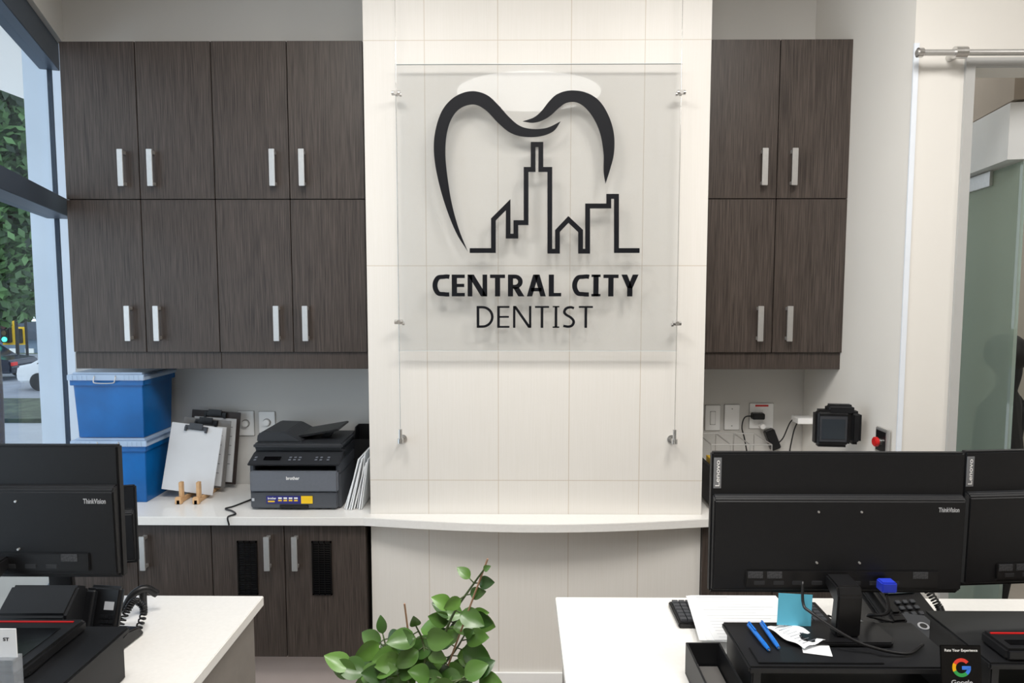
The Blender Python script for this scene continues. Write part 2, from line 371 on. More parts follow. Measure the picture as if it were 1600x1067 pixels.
# humanist capitals: every glyph is a set of closed outlines in a unit-high box
def arcpts(cx,cy,rx,ry,a0,a1,n=18): return [(cx+rx*math.cos(math.radians(a0+(a1-a0)*i/n)),cy+ry*math.sin(math.radians(a0+(a1-a0)*i/n))) for i in range(n+1)]
def glyph(ch,s_):
    h=s_/2; P=[]
    def rect(a,b,c,d): P.append([(a,c),(b,c),(b,d),(a,d)])
    def strip(pts,w_=s_):
        L_,R_=ribbon(pts,w_)
        for i in range(len(L_)-1): P.append([tuple(L_[i]),tuple(L_[i+1]),tuple(R_[i+1]),tuple(R_[i])])
    b_=s_*.92
    if ch=='C':
        q=crom([(.68,.895,0),(.58,1.0-h*.85,0),(.44,1.0-h,0),(.25,.87,0),(h+.035,.70,0),(h,.5,0),(h+.035,.30,0),(.25,.13,0),(.44,h,0),(.58,h*.85,0),(.67,.09,0)],6)
        strip([(p.x,p.y) for p in q],s_*.95); w_=.66
    elif ch=='E': w_=.52; rect(0,s_,0,1); rect(s_,w_,0,b_*.85); rect(s_,w_*.96,.5-b_*.4,.5+b_*.42); rect(s_,w_,1-b_*.85,1)
    elif ch=='N': w_=.78; rect(0,s_*.9,0,1); rect(w_-s_*.9,w_,0,1); P.append([(0,1),(s_*1.2,1),(w_,0),(w_-s_*1.2,0)])
    elif ch=='T': w_=.60; rect(0,w_,1-b_*.85,1); rect(w_/2-h,w_/2+h,0,1-b_*.85)
    elif ch=='R':
        w_=.64; rect(0,s_,0,1); yb_=.45; ry=(1-h-yb_)/2
        strip([(s_*.9,1-h*.9),(.28,1-h*.9)]+arcpts(.28,yb_+ry,.30-h+.02,ry+h*.1,90,-90,14)[1:]+[(s_*.9,yb_-h*.1)],s_*.9)
        P.append([(.20,.42),(.20+s_*1.15,.42),(w_+.02,0),(w_+.02-s_*1.2,0)])
    elif ch=='A':
        w_=.76; P.append([(0,0),(s_*1.05,0),(w_/2+s_*.42,1),(w_/2-s_*.62,1)]); P.append([(w_,0),(w_-s_*1.05,0),(w_/2-s_*.42,1),(w_/2+s_*.62,1)]); rect(w_*.22,w_*.78,.23,.23+s_*.80)
    elif ch=='L': w_=.50; rect(0,s_,0,1); rect(s_,w_,0,b_*.85)
    elif ch=='I':
        w_=.36; 
        if s_<.12: w_=.28
        rect(w_/2-h,w_/2+h,0,1); rect(0,w_,0,s_*.55); rect(0,w_,1-s_*.55,1)
    elif ch=='Y': w_=.68; P.append([(0,1),(s_*1.1,1),(w_/2+h,.38),(w_/2-h,.38)]); P.append([(w_,1),(w_-s_*1.1,1),(w_/2-h,.38),(w_/2+h,.38)]); rect(w_/2-h,w_/2+h,0,.42)
    elif ch=='D': w_=.72; rect(0,s_,0,1); strip([(s_*.9,1-h),(.24,1-h)]+arcpts(.24,.5,w_-h-.24,.5-h,90,-90,20)[1:]+[(s_*.9,h)])
    elif ch=='S':
        w_=.52; q=crom([(w_-.05,.90,0),(.33,1-h,0),(.14,.89,0),(.06,.73,0),(.14,.60,0),(.34,.47,0),(.46,.30,0),(.40,.12,0),(.24,h,0),(.02,.09,0)],6); strip([(p.x,p.y) for p in q])
    else: w_=.20
    return P,w_
def signtext(t,u0,u1,v0,v1,s_,gap):
    a=pt(u0,v1,DF); b=pt(u1,v1,DF); c=pt(u0,v0,DF); Wd=b.x-a.x; Ht=c.z-a.z
    G=[glyph(ch,s_) for ch in t]; tot=sum(g[1] for g in G)+gap*(len(G)-1)
    x=0
    for ch,(P_,w_) in zip(t,G):
        V=[];F=[]
        for poly in P_:
            k=len(V); n_=len(poly)
            V+=[(a.x+(x+p[0])/tot*Wd,DF-.006,a.z+p[1]*Ht) for p in poly]+[(a.x+(x+p[0])/tot*Wd,DF,a.z+p[1]*Ht) for p in poly]
            F+=[tuple(range(k,k+n_)),tuple(range(k+2*n_-1,k+n_-1,-1))]+[(k+i,k+(i+1)%n_,k+n_+(i+1)%n_,k+n_+i) for i in range(n_)]
        if V: mesh_obj("letter",V,F,INK,s)
        x+=w_+gap
signtext("CENTRAL CITY",676,997,429,463,.205,.115)
signtext("DENTIST",745,926,478,512,.11,.155)
for ux,uv in ((618,146),(1067,146),(619,503),(1053,505)):
    x=px0+.004 if ux<800 else px1-.004
    z=Z(uv,DS)
    cyls("standoff",[((x-.016,DS-.008,z),(x+.016,DS-.008,z),.009),((x,DS-.02,z),(x,DS+.012,z),.008),((x+.014*(1 if ux<800 else -1),DS-.008,z-.006),(x+.022*(1 if ux<800 else -1),DS-.008,z-.006),.007)],CHROME,s,seg=16)
for x in (px0+.004,px1-.004):
    cyl("cable",(x,DS-.004,Z(690,DS)),(x,DS-.004,CH-.002),.0013,CHROME,s,seg=8)
    z=Z(690,DS)
    cyls("cable_anchor",[((x,DS-.004,z-.006),(x,DS-.004,z+.012),.012),((x,DS-.004,z+.012),(x,DS-.004,z+.05),.007),((x,DS-.004,z),(x,DP-.001,z),.007),((x,DP-.006,z),(x,DP-.001,z),.017)],CHROME,s,seg=16)
# ------------------------------------------------------------------ switches / outlets
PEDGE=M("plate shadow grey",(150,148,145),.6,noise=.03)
def plate(u0,u1,v0,v1,label,cat,kind):
    a=pt(u0,v1,DB); b=pt(u1,v0,DB); cx=(a.x+b.x)/2; cz=(a.z+b.z)/2
    o=thing(cat.replace(" ","_"),label,cat,(cx,DB,a.z))
    box("shadow_rim",a.x-.0015,b.x+.0015,DB-.002,DB-.0005,a.z-.0015,b.z+.0015,PEDGE,o)  # grey rim behind the plate, edge shadow put into its colour
    box("cover_plate",a.x,b.x,DB-.008,DB-.002,a.z,b.z,WHITEP,o,bev=.002)
    if kind=='dial':
        cyl("dial_ring",(cx,DB-.0095,cz),(cx,DB-.008,cz),.019,PEDGE,o,seg=28)
        cyl("dial_knob",(cx,DB-.024,cz),(cx,DB-.008,cz),.015,WHITEP,o,bev=.002,seg=28)
    elif kind=='rocker':
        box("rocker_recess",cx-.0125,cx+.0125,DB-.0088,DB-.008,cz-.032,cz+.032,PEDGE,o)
        box("rocker",cx-.011,cx+.011,DB-.012,DB-.007,cz-.03,cz+.03,WHITEP,o,bev=.002)
    elif kind=='blank':
        cyls("plate_screw",[((cx,DB-.009,cz-.04),(cx,DB-.008,cz-.04),.003),((cx,DB-.009,cz+.04),(cx,DB-.008,cz+.04),.003)],PEDGE,o,seg=10)
    elif kind=='outlet':
        for dz in (-.02,.02):
            for dx in (-.018,.018):
                box("socket",cx+dx-.014,cx+dx+.014,DB-.011,DB-.007,cz+dz-.013,cz+dz+.013,WHITEP,o,bev=.002)
        box("red_tag",cx-.03,cx+.03,DB-.0095,DB-.008,b.z-.014,b.z-.006,RED,o)
    return o
plate(373,397,642,680,"white wall dimmer switch with round dial above the worktop","dimmer switch",'dial')
plate(406,430,643,676,"white wall dimmer switch with round dial beside another","dimmer switch",'dial')
plate(1101,1125,633,672,"white rocker light switch beside the pillar","light switch",'rocker')
plate(1131,1155,632,671,"white blank switch plate near the power outlet","light switch",'blank')
plate(1170,1208,630,669,"white double power outlet with red tag and plugs","power outlet",'outlet')
# plugs and cables
p=pt(1183,648,DB)
o=thing("power_adapter","black power adapter plugged in the wall outlet with hanging cable","adapter",(p.x,DB-.02,p.z))
box("adapter_body",p.x-.035,p.x+.02,DB-.05,DB-.012,p.z-.014,p.z+.014,BLACK,o,bev=.003)
tube("cable",[(p.x-.03,DB-.03,p.z),(p.x-.07,DB-.04,p.z-.005),(p.x-.085,DB-.05,p.z-.05),(p.x-.07,DB-.05,p.z-.11),(p.x-.03,DB-.06,CT+.02),(p.x,DB-.08,CT+.006)],.003,BLACK,o)
p=pt(1197,668,DB)
o=thing("power_adapter","black angled power adapter hanging from the wall outlet","adapter",(p.x,DB-.02,p.z-.04))
box("adapter_body",-.022,.022,-.02,.02,-.05,.045,BLACK,o,bev=.004,MT=T(p.x+.015,DB-.037,p.z-.045)@R(-22,'Y'))
tube("cable",[(p.x+.03,DB-.03,p.z-.08),(p.x+.06,DB-.05,p.z-.04),(p.x+.09,DB-.06,p.z+.04),(p.x+.12,DB-.07,p.z+.055),(p.x+.10,DB-.07,p.z-.01),(p.x+.08,DB-.08,p.z-.14),(p.x+.10,DB-.1,CT+.006)],.003,BLACK,o)
cyl("plug",(p.x-.028,DB-.04,p.z+.012),(p.x-.028,DB-.012,p.z+.012),.012,WHITEP,o)
# ------------------------------------------------------------------ storage bins
def bin_(z,label):
    xc=-1.743; y0=2.93
    o=thing("storage_bin",label,"storage box",(xc,y0+.15,z),local=True,group="stacked storage bins")
    h=.262
    def fr(a,b,y_0,y_1,zz): return [(-a,y_0,zz),(b,y_0,zz),(b,y_1,zz),(-a,y_1,zz)]
    V=fr(.140,.140,-.118,.118,0)+fr(.149,.149,-.13,.13,h)+fr(.145,.145,-.126,.126,h)+fr(.136,.136,-.114,.114,.004)
    F=[(3,2,1,0)]+[(i,(i+1)%4,4+(i+1)%4,4+i) for i in range(4)]+[(4+i,4+(i+1)%4,8+(i+1)%4,8+i) for i in range(4)]+[(8+i,8+(i+1)%4,12+(i+1)%4,12+i) for i in range(4)]+[(12,13,14,15)]
    mesh_obj("tub",V,F,BLUE,o,bev=.004)
    boxes("rim",[(-.157,.157,-.139,-.13,h-.035,h-.002),(-.157,.157,.13,.139,h-.035,h-.002),(-.157,-.149,-.13,.13,h-.035,h-.002),(.149,.157,-.13,.13,h-.035,h-.002)],BLUE,o,bev=.002)
    boxes("lid",[(-.163,.163,-.145,.145,h,h+.012),(-.148,.148,-.13,.13,h+.012,h+.020),(-.163,.163,-.147,-.142,h-.012,h+.012),(.158,.163,-.142,.142,h-.012,h+.012),(-.163,-.158,-.142,.142,h-.012,h+.012)]+[(x-.003,x+.003,-.149,-.145,h-.012,h+.010) for x in (-.14,-.12,-.10,-.08,.08,.10,.12,.14)],LID,o,bev=.0015)
    tube("latch",[(-.045,-.147,h+.008),(-.045,-.155,h-.012),(-.035,-.156,h-.022),(.035,-.156,h-.022),(.045,-.155,h-.012),(.045,-.147,h+.008)],.0025,STEEL,o,k=3)
    boxes("hanging_folders",[(-.128,.128,y,y+.004,.006,h-.03) for y in (-.09,-.05,-.01,.03,.07)]+[(.09,.128,-.105,-.1,.006,h-.05)],M("blue folder card",(20,62,118),.7,noise=.05),o)
    return o
bin_(CT,"blue translucent storage bin with clear lid standing on the worktop")
bin_(CT+.2835,"blue translucent storage bin with clear lid stacked on another bin")
# ------------------------------------------------------------------ clipboards
def clipboard(x,y,z,w_,h_,tilt,lean,mat,label,papers=0,clip=BLACK):
    o=thing("clipboard",label,"clipboard",(x,y,z))
    MT=T(x,y,z)@R(-lean,'X')@R(tilt,'Y')
    box("board",-w_/2,w_/2,0,.003,0,h_,mat,o,bev=.0012,MT=MT)
    if papers:
        box("papers",-w_/2+.016,w_/2-.016,-.002-papers,-.0005,.01,h_-.03,M("aged form paper",(206,208,210),.7,noise=.03),o,MT=MT)
        boxes("print_lines",[(-w_/2+.025,w_/2-.03-.02*(i%3),-.0027-papers,-.002-papers,h_-.07-i*.014,h_-.067-i*.014) for i in range(14)],PAPER2,o,MT=MT)
    boxes("clip",[(-.05,.05,-.008-papers,.0,h_-.022,h_-.004),(-.03,.03,-.013-papers,-.008-papers,h_-.018,h_+.008),(-.05,-.04,-.012-papers,-.004,h_-.03,h_-.01),(.04,.05,-.012-papers,-.004,h_-.03,h_-.01)],clip,o,bev=.001,MT=MT)
    return o
xc=X(303,725,2.95)
clipboard(xc-.022,3.16,CT+.03,.225,.330,4,5,M("dark brown hardboard",(46,36,32),.5,noise=.1),"dark framed clipboard standing behind the others",.004)
clipboard(xc-.042,3.10,CT+.03,.215,.305,5,6,M("smoky acrylic board",(110,108,106),.3,noise=.03),"smoky clipboard with sheets of printed forms",.006)
clipboard(xc-.064,3.01,CT+.03,.228,.295,7,9,M("brushed silver board",(205,206,208),.35,noise=.03),"silver grey clipboard leaning at the front of a row",0,DGREY)
for dx in (-.065,.01):
    xx=xc+dx
    o=boxes("clipboard_stand",[(xx-.008,xx+.008,2.93,3.17,CT+.001,CT+.02),(xx-.008,xx+.008,2.955,2.975,CT+.02,CT+.09),(xx-.014,xx+.014,2.93,2.95,CT+.001,CT+.03)],WOODL,bev=.002)
    setp(o,"small light wooden peg stand holding clipboards upright","stand",group="clipboard stands")
# ------------------------------------------------------------------ printer
pr=thing("printer","dark grey multifunction laser printer on the worktop","printer",(X(461,798,2.86)-.002,2.86,CT),local=True)
boxes("body",[(-.19,.19,.02,.34,.006,.15),(-.19,.19,.14,.34,.15,.2),(-.19,-.17,.02,.15,.15,.2),(.17,.19,.02,.15,.15,.2),(-.18,-.15,.05,.08,0,.01),(.15,.18,.05,.08,0,.01),(-.18,-.15,.3,.33,0,.01),(.15,.18,.3,.33,0,.01)],PGREY,pr,bev=.004)
box("front_cover",-.183,.183,-.004,.022,.078,.165,MGREY,pr,bev=.006)
box("paper_tray",-.18,.18,-.002,.022,.008,.074,PGREY,pr,bev=.004)
box("tray_grip",-.06,.06,-.006,.0,.010,.024,BLACK,pr,bev=.002)
box("output_slot",-.169,.169,.05,.141,.150,.153,BLACK,pr)
prism("control_panel",[(-.012,.195),(.0,.188),(.11,.2),(.11,.232),(.07,.228)],'x',-.19,.19,PLID,pr,bev=.003)
MTk=T(0,.024,.2135)@R(-66,'X')
box("display",-.13,-.06,-.001,.001,-.011,.011,BLACKG,pr,MT=MTk)
boxes("keypad",[(x-.005,x+.005,-.0015,.001,z-.004,z+.004) for x in (-.165,-.02,.0,.02,.09,.11,.14) for z in (-.010,.006)],MGREY,pr,MT=MTk)
box("scanner_base",-.19,.19,.09,.34,.2,.242,PLID,pr,bev=.004)
box("scanner_lid",-.19,.19,.06,.34,.243,.268,PLID,pr,bev=.008,seg=3)
prism("document_feeder",[(-.185,.268),(-.18,.3),(-.155,.315),(-.06,.312),(-.01,.285),(.01,.268)],'y',.09,.33,PLID,pr,bev=.004)
prism("feeder_tray",[(-.02,.288),(.155,.318),(.16,.311),(-.01,.28)],'y',.12,.31,BLACK,pr,bev=.002)
prism("feeder_support",[(.06,.268),(.1,.268),(.13,.305),(.10,.302)],'y',.2,.23,BLACK,pr)
text("lettering","brother",(-.03,-.0045,.13),(.055,0,0),(0,0,.014),WHITEP,pr,depth=.0008,offset=.02)
box("sticker",-.115,.03,-.0055,-.004,.03,.062,M("deep blue sticker",(40,40,120),.4,noise=.05),pr)
text("sticker_lettering","brother",(-.108,-.006,.048),(.035,0,0),(0,0,.009),WHITEP,pr,depth=.0005,offset=.02)
boxes("sticker_print",[(-.065+i*.022,-.05+i*.022,-.0062,-.0055,.040,.046) for i in range(4)]+[(-.108,-.08,-.0062,-.0055,.036,.042)],YEL,pr)
boxes("sticker_marks",[(-.065+i*.022,-.05+i*.022,-.0062,-.0055,.050,.056) for i in range(4)],WHITEP,pr)
box("yellow_sticker",.03,.078,-.0056,-.004,.03,.062,YEL,pr)
box("logo_mark",-.175,-.165,-.0052,-.004,.04,.052,LTEXT,pr)
tb=tube("printer_cable",[(-1.16,3.0,CT+.004),(-1.2,2.9,CT+.004),(-1.22,2.86,CT+.006),(-1.18,2.83,CT+.006),(-1.15,2.79,CT+.006),(-1.17,2.763,CT+.003),(-1.165,2.760,CT-.03)],.0035,BLACK); setp(tb,"black cable looping over the edge of the worktop","cable")
# magazine file + papers
x0=X(548,740,2.98)
mf=thing("magazine_file","black mesh magazine file packed against the pillar","file holder",(x0+.03,3.16,CT))
yfa,yfb=3.13,3.24
prism("file_shell",[(yfa,CT+.001),(yfb,CT+.001),(yfb,CT+.29),(yfa+.04,CT+.29),(yfa,CT+.25)],'x',x0-.022,x0-.017,BLACKM,mf)
prism("file_side",[(yfa,CT+.001),(yfb,CT+.001),(yfb,CT+.29),(yfa+.04,CT+.29),(yfa,CT+.25)],'x',XPL-.012,XPL-.007,BLACKM,mf)
boxes("file_back",[(x0-.017,XPL-.012,yfb-.005,yfb,CT+.001,CT+.29),(x0-.017,XPL-.012,yfa,yfb-.005,CT+.001,CT+.005),(x0-.017,XPL-.012,yfa,yfa+.005,CT+.005,CT+.24)],BLACKM,mf)
rp=random.Random(3)
xd=X(537,795,2.87)
for i in range(8):
    x=xd+i*.010+rp.uniform(0,.004); h=.17+.055*rp.random()+.004*i
    ang=math.degrees(math.asin(max(0,min(.9,(XPL-.012-.005*(7-i)-x)/h))))*rp.uniform(.72,.86)
    yy=2.855+rp.uniform(0,.03)
    o=box("document",0,.0025+.003*rp.random(),0,.22,0,h,PAPER,MT=T(x,yy,CT+.003)@R(ang,'Y')@R(rp.uniform(-2,2),'X')); setp(o,"bundle of white papers leaning between printer and pillar","papers",group="papers beside the printer")
# ------------------------------------------------------------------ right counter things
DT=2.72
p=pt(1306,697,DT); tz=p.z
tm=thing("wall_terminal","black handheld payment terminal with screen mounted on the side wall","terminal",(p.x,DT,tz),rotz=-6,local=True)
box("casing",-.085,.045,-.03,.03,.0,.145,BLACK,tm,bev=.014,seg=3)
box("screen",-.075,.030,-.034,-.029,.022,.125,DGREY,tm,bev=.003)
box("bezel",-.066,.020,-.036,-.033,.035,.112,M("grey standby screen",(52,58,64),.15,noise=.05),tm)
box("grip",.045,.090,-.02,.04,.01,.14,BLACKM,tm,bev=.014,seg=3)
box("shoulder",-.04,.06,-.02,.03,.125,.165,BLACKM,tm,bev=.01,seg=3)
o=box("wall_ledge",X(1243,655,3.15),X(1272,655,3.15),3.12,3.2,Z(660,3.15),Z(651,3.15),WHITEP,bev=.002); setp(o,"small white wall bracket ledge beside the corner","shelf")
# stop button
DY=2.60; xwl=RX+(DB-DY)*RS-.002; p=pt(1370,690,DY)
sb=thing("stop_button","metal control box with red push button on the side wall","button",(xwl-.01,DY,p.z-.05))
box("box_body",xwl-.014,xwl,DY-.04,DY+.045,p.z-.045,p.z+.05,STEEL,sb,bev=.003)
box("black_plate",xwl-.016,xwl-.014,DY-.03,DY+.035,p.z-.036,p.z+.04,BLACK,sb)
cyl("red_button",(xwl-.042,DY,p.z),(xwl-.026,DY,p.z),.018,RED,sb,bev=.003)
cyl("button_collar",(xwl-.028,DY,p.z),(xwl-.014,DY,p.z),.012,CHROME,sb)
# wire rack
xr=X(1098,700,2.9)+.03
rk=thing("wire_rack","silver wire desk rack holding folders on the worktop","rack",(xr+.12,2.98,CT))
L=[]
za=CT+.004; zt2=Z(694,2.88)
for yy in (2.88,3.1):
    for zz in (za,zt2,(za+zt2)/2): L.append(((xr,yy,zz),(xr+.25,yy,zz),.0025))
for xx in (xr,xr+.08,xr+.16,xr+.25):
    for yy in (2.88,3.1): L.append(((xx,yy,za),(xx,yy,zt2),.0025))
    for zz in (za,zt2): L.append(((xx,2.88,zz),(xx,3.1,zz),.0025))
cyls("wire_frame",L,STEEL,rk,seg=8)
for i,(m,lb) in enumerate(((BLACKM,"black folder"),(YEL,"yellow folder"),(PAPER,"white folder"),(BLACKM,"black binder"),(M("brown card",(120,90,60),.7,noise=.1),"brown folder"))):
    x=xr+.006+i*.03
    o=box("folder",x,x+.016,2.89,3.09,CT+.009,CT+.17+.012*(i%3),m,bev=.001); setp(o,lb+" filed upright in the wire rack","folder",group="folders in the wire rack")
# ------------------------------------------------------------------ desks
def desk(P,panels,label):
    o=thing("reception_desk",label,"desk",((P[0][0]+P[2][0])/2,1.6,0))
    prism("desk_top",P,'z',.73,.76,COUNTER,o,bev=.002)
    boxes("desk_panels",panels,TAUPE,o,bev=.002)
    return o
XLd=X(412,932,2.06); XRd=X(868,932,2.06)
def wl2(y): return WX+(DB-y)*.404+.02
desk([(XLd,1.25),(XLd,2.06),(wl2(2.06),2.06),(wl2(1.25),1.25)],[(XLd-.05,XLd-.02,1.27,2.03,0,.73),(-1.2,XLd-.05,1.3,1.32,.1,.73)],"white-topped reception desk with taupe end panel near the window")
desk([(XRd,1.25),(2.6,1.25),(2.6,2.06),(XRd,2.06)],[(XRd+.02,XRd+.05,1.27,2.03,0,.73),(XRd+.05,2.55,1.3,1.32,.1,.73),(2.55,2.58,1.27,2.03,0,.73)],"white-topped reception desk with taupe end panel holding two monitors")
# monitors
PORT=M("shadowed port plastic",(40,41,44),.5,noise=.1)
SPEC=M("faded label",(62,63,66),.6,noise=.6,nscale=300)
def monitor(loc,rot,w_,h_,zb_,label,group=None,neck=True,brand=True,lettering=True):
    """origin at the foot; back of the display faces -y"""
    m=thing("monitor",label,"monitor",loc,rot,True,group)
    yb=.05
    box("display_panel",-w_/2,w_/2,yb+.008,yb+.03,zb_,zb_+h_,BLACKM,m,bev=.004)
    zr=zb_+h_*.70
    prism("rear_housing",[(yb+.010,zb_+.006),(yb-.006,zb_+.014),(yb-.010,zr-.008),(yb-.003,zr),(yb+.010,zr+.004)],'x',-w_/2+.003,w_/2-.003,BLACKM,m,bev=.003)
    box("port_bay",-w_/2+.08,w_/2-.06,yb-.0110,yb-.0060,zb_+.022,zb_+.062,BLACK,m,bev=.002)
    boxes("ports",[(-w_/2+.1+i*.045,-w_/2+.125+i*.045,yb-.0125,yb-.009,zb_+.028,zb_+.038) for i in range(int((w_-.2)/.045))],PORT,m,bev=.001)
    for xx in (-w_/2+.085,-w_/2+.13,w_/2-.12):
        box("spec_label",xx,xx+.035,yb-.0122,yb-.0110,zb_+.044,zb_+.060,SPEC,m)
    for dx in (-.05,.05):
        for dz in (.24,.60): cyl("mount_screw",(dx,yb-.0125,zb_+h_*dz),(dx,yb-.0075,zb_+h_*dz),.0025,STEEL,m,seg=10)
    box("screen",-w_/2+.006,w_/2-.006,yb+.03,yb+.0315,zb_+.014,zb_+h_-.006,BLACKG,m)
    if neck:
        prism("neck",[(-.022,.012),(-.028,zb_+.03),(-.018,zb_+.05),(yb-.006,zb_+.055),(yb-.006,zb_+.03),(.0,zb_+.01),(.012,.012)],'x',-.028,.028,BLACK,m,bev=.004)
        prism("foot",[(-.09,-.045),(.09,-.045),(.105,-.02),(.10,.06),(-.10,.06),(-.105,-.02)],'z',.001,.012,BLACK,m,bev=.003)
    if brand:
        box("brand_tag",-w_/2+.004,-w_/2+.022,yb+.0065,yb+.0085,zb_+h_-.085,zb_+h_-.012,M("grey tag",(120,122,126),.5,noise=.03),m)
        text("tag_lettering","Lenovo",(-w_/2+.018,yb+.0064,zb_+h_-.08),(0,0,.062),(-.010,0,0),WHITEP,m,depth=.0004,offset=.01,N=(0,-1,0))
    if lettering: text("lettering","ThinkVision",(w_/2-.067,yb-.0102,zr-.034),(.048,0,0),(0,0,.011),LTEXT,m,depth=.0006,offset=.012)
    return m
RT=.885
def riser(x0,x1,y0,y1,z,label):
    o=thing("monitor_riser",label,"monitor stand",((x0+x1)/2,(y0+y1)/2,.761))
    box("shelf",x0,x1,y0,y1,z-.016,z,BLACKM,o,bev=.004)
    for xx in (x0+.01,x1-.03):
        boxes("side_leg",[(xx,xx+.02,y0+.01,y1-.01,.761,z-.016)],BLACKM,o,bev=.003)
    box("lower_shelf",x0+.03,x1-.03,y0+.01,y1-.01,.80,.808,BLACKM,o)
    return o
riser(.495,.955,1.45,1.655,RT,"black plastic monitor riser carrying a monitor and pens")
mx=X(1311,800,1.62)
zbm=Z(926,1.63); htm=Z(706,1.64)-zbm; zb1=zbm-RT
m1=monitor((mx,1.575,RT+.001),0,.592,htm,zb1,"black widescreen monitor seen from behind on a riser")
box("video_plug",.085,.12,-.0,.03,zb1+.025,zb1+.05,M("blue plug",(40,60,190),.4,noise=.05),m1,bev=.003)
tube("video_cable",[(.1,.01,zb1+.02),(.1,.0,zb1-.02),(.07,.03,.04),(.1,.06,.02),(.14,.05,.015)],.004,BLACK,m1)
tube("power_cable",[(-.09,.02,zb1+.045),(-.095,.0,zb1+.0),(-.085,-.02,.07),(-.03,-.06,.04),(.02,-.075,.02),(.1,-.08,.006),(.16,-.04,.006)],.0035,BLACK,m1)
riser(1.02,1.52,1.47,1.72,RT,"black plastic monitor riser beside the neighbouring riser")
monitor((X(1505,800,1.69)+.283,1.640,RT+.001),5,.583,htm-.006,zb1,"black widescreen monitor seen from behind beside another monitor")
# left monitors
riser(-1.24,-.93,1.36,1.62,RT,"black plastic monitor riser on the desk by the window")
zl=Z(908,1.47); hl=Z(697,1.485)-zl
xe=X(182,800,1.46)
monitor((xe-.265,1.42,RT+.001),0,.524,hl,zl-RT,"black widescreen monitor seen from behind by the window",brand=False)
monitor((X(150,850,1.80)-.130,1.86,.761),14,.34,.225,Z(903,1.86)-.761,"small black monitor standing behind the larger one",brand=False,lettering=False)
# compact printer behind
o=thing("label_printer","black compact desktop printer behind the monitor","printer",(-1.2,1.72,.761))
prism("casing",[(1.64,.762),(1.74,.762),(1.74,.93),(1.70,.95),(1.64,.90)],'x',-1.27,-1.10,BLACKM,o,bev=.006)
box("paper_slot",-1.25,-1.12,1.635,1.64,.80,.806,DGREY,o)
def case(x0,x1,y0,y1,z,label):
    o=thing("laptop_case",label,"case",((x0+x1)/2,(y0+y1)/2,z))
    box("case_body",x0,x1,y0,y1,z+.0005,z+.028,BLACKM,o,bev=.006)
    box("red_edge",x0+.01,x1-.02,y1-.022,y1-.017,z+.028,z+.030,RED,o)
    boxes("key_area",[(x0+.02,x1-.03,y0+.02,y1-.05,z+.028,z+.0295)],BLACKG,o)
case(-1.235,-1.02,1.365,1.60,RT,"slim black device with red edge line lying on the riser")
# business card sign left
xs1=X(27,1010,1.34)
o=thing("desk_sign","small white acrylic card sign with dark print","sign",(xs1-.05,1.34,.761))
box("card",xs1-.10,xs1,1.338,1.340,Z(1030,1.34),Z(985,1.34),PAPER,o)
box("card_base",xs1-.10,xs1,1.325,1.352,.7615,Z(1030,1.34)+.001,glass("clear card block",(.9,.92,.94),.08,.25,(210,214,220)),o)
text("lettering","ST",(xs1-.026,1.3378,Z(1004,1.34)),(.012,0,0),(0,0,.007),INK,o,depth=.0004,offset=.02)
# ------------------------------------------------------------------ desk phones
def phone(loc,rot,label,lean=35):
    o=thing("desk_phone",label,"telephone",loc,rot,True)
    prism("base",[(-.085,.001),(.085,.001),(.085,.085),(.06,.09),(-.085,.025)],'x',-.09,.09,BLACK,o,bev=.005)
    MT=T(0,-.012,.058)@R(24,'X')
    box("handset_rest",-.085,-.035,-.075,.085,0,.008,BLACKM,o,bev=.003,MT=MT)
    boxes("handset",[(-.082,-.038,-.08,-.035,.008,.035),(-.082,-.038,.045,.09,.008,.035),(-.075,-.045,-.06,.07,.022,.042)],BLACK,o,bev=.006,MT=MT)
    boxes("keypad",[(-.012+i*.022,.002+i*.022,-.06+j*.02,-.048+j*.02,.002,.007) for i in range(3) for j in range(4)],DGREY,o,bev=.001,MT=MT)
    box("display",-.015,.065,.035,.075,.002,.006,M("grey lcd",(70,80,84),.2,noise=.05),o,MT=MT)
    return o
phone((X(1392,960,1.93),1.90,.761),8,"black corded desk phone with coiled cord behind the monitor")
c=coil([(X(1385,940,1.95),1.95,.80),(X(1405,935,1.97),1.95,.85),(X(1432,935,1.97),1.95,.85),(X(1452,945,1.97),1.93,.80),(X(1475,950,1.9),1.9,.775)],.009,34)
o=tube("coiled_cord",c,.0025,BLACK,k=1,seg=6); setp(o,"black coiled telephone cord on the desk","cable")
# left phone : upright base with handset and coil
xp=X(165,980,1.74)
ph=thing("desk_phone","black desk phone tilted upright on a stand with coiled cord","telephone",(xp,1.74,.761),-6,True)
prism("base",[(-.06,.001),(.09,.001),(.07,.03),(.02,.04),(-.04,.02)],'x',-.046,.046,BLACK,ph,bev=.004)
MT=T(0,-.02,.012)@R(72,'X')
box("faceplate",-.048,.046,0,.155,-.0,.022,BLACK,ph,bev=.008,MT=MT,seg=3)
box("handset",-.046,-.012,.005,.15,.022,.042,BLACKM,ph,bev=.008,MT=MT,seg=3)
boxes("keypad",[(.0+i*.013,.009+i*.013,.03+j*.012,.038+j*.012,.021,.024) for i in range(3) for j in range(5)],BLACKM,ph,MT=MT)
box("paper_note",.006,.032,.098,.118,.0225,.0235,LTEXT,ph,MT=MT)
c=coil([(X(190,970,1.8),1.78,.79),(X(200,962,1.82),1.82,.83),(X(212,955,1.85),1.85,.84),(X(222,960,1.85),1.86,.81),(X(212,980,1.8),1.8,.775),(X(196,985,1.8),1.78,.775)],.008,30)
o=tube("coiled_cord",c,.0024,BLACK,k=1,seg=6); setp(o,"black coiled telephone cord beside the upright phone","cable")
hs=thing("handset","black telephone handset resting beside the phone","telephone",(X(212,948,1.88),1.94,.761))
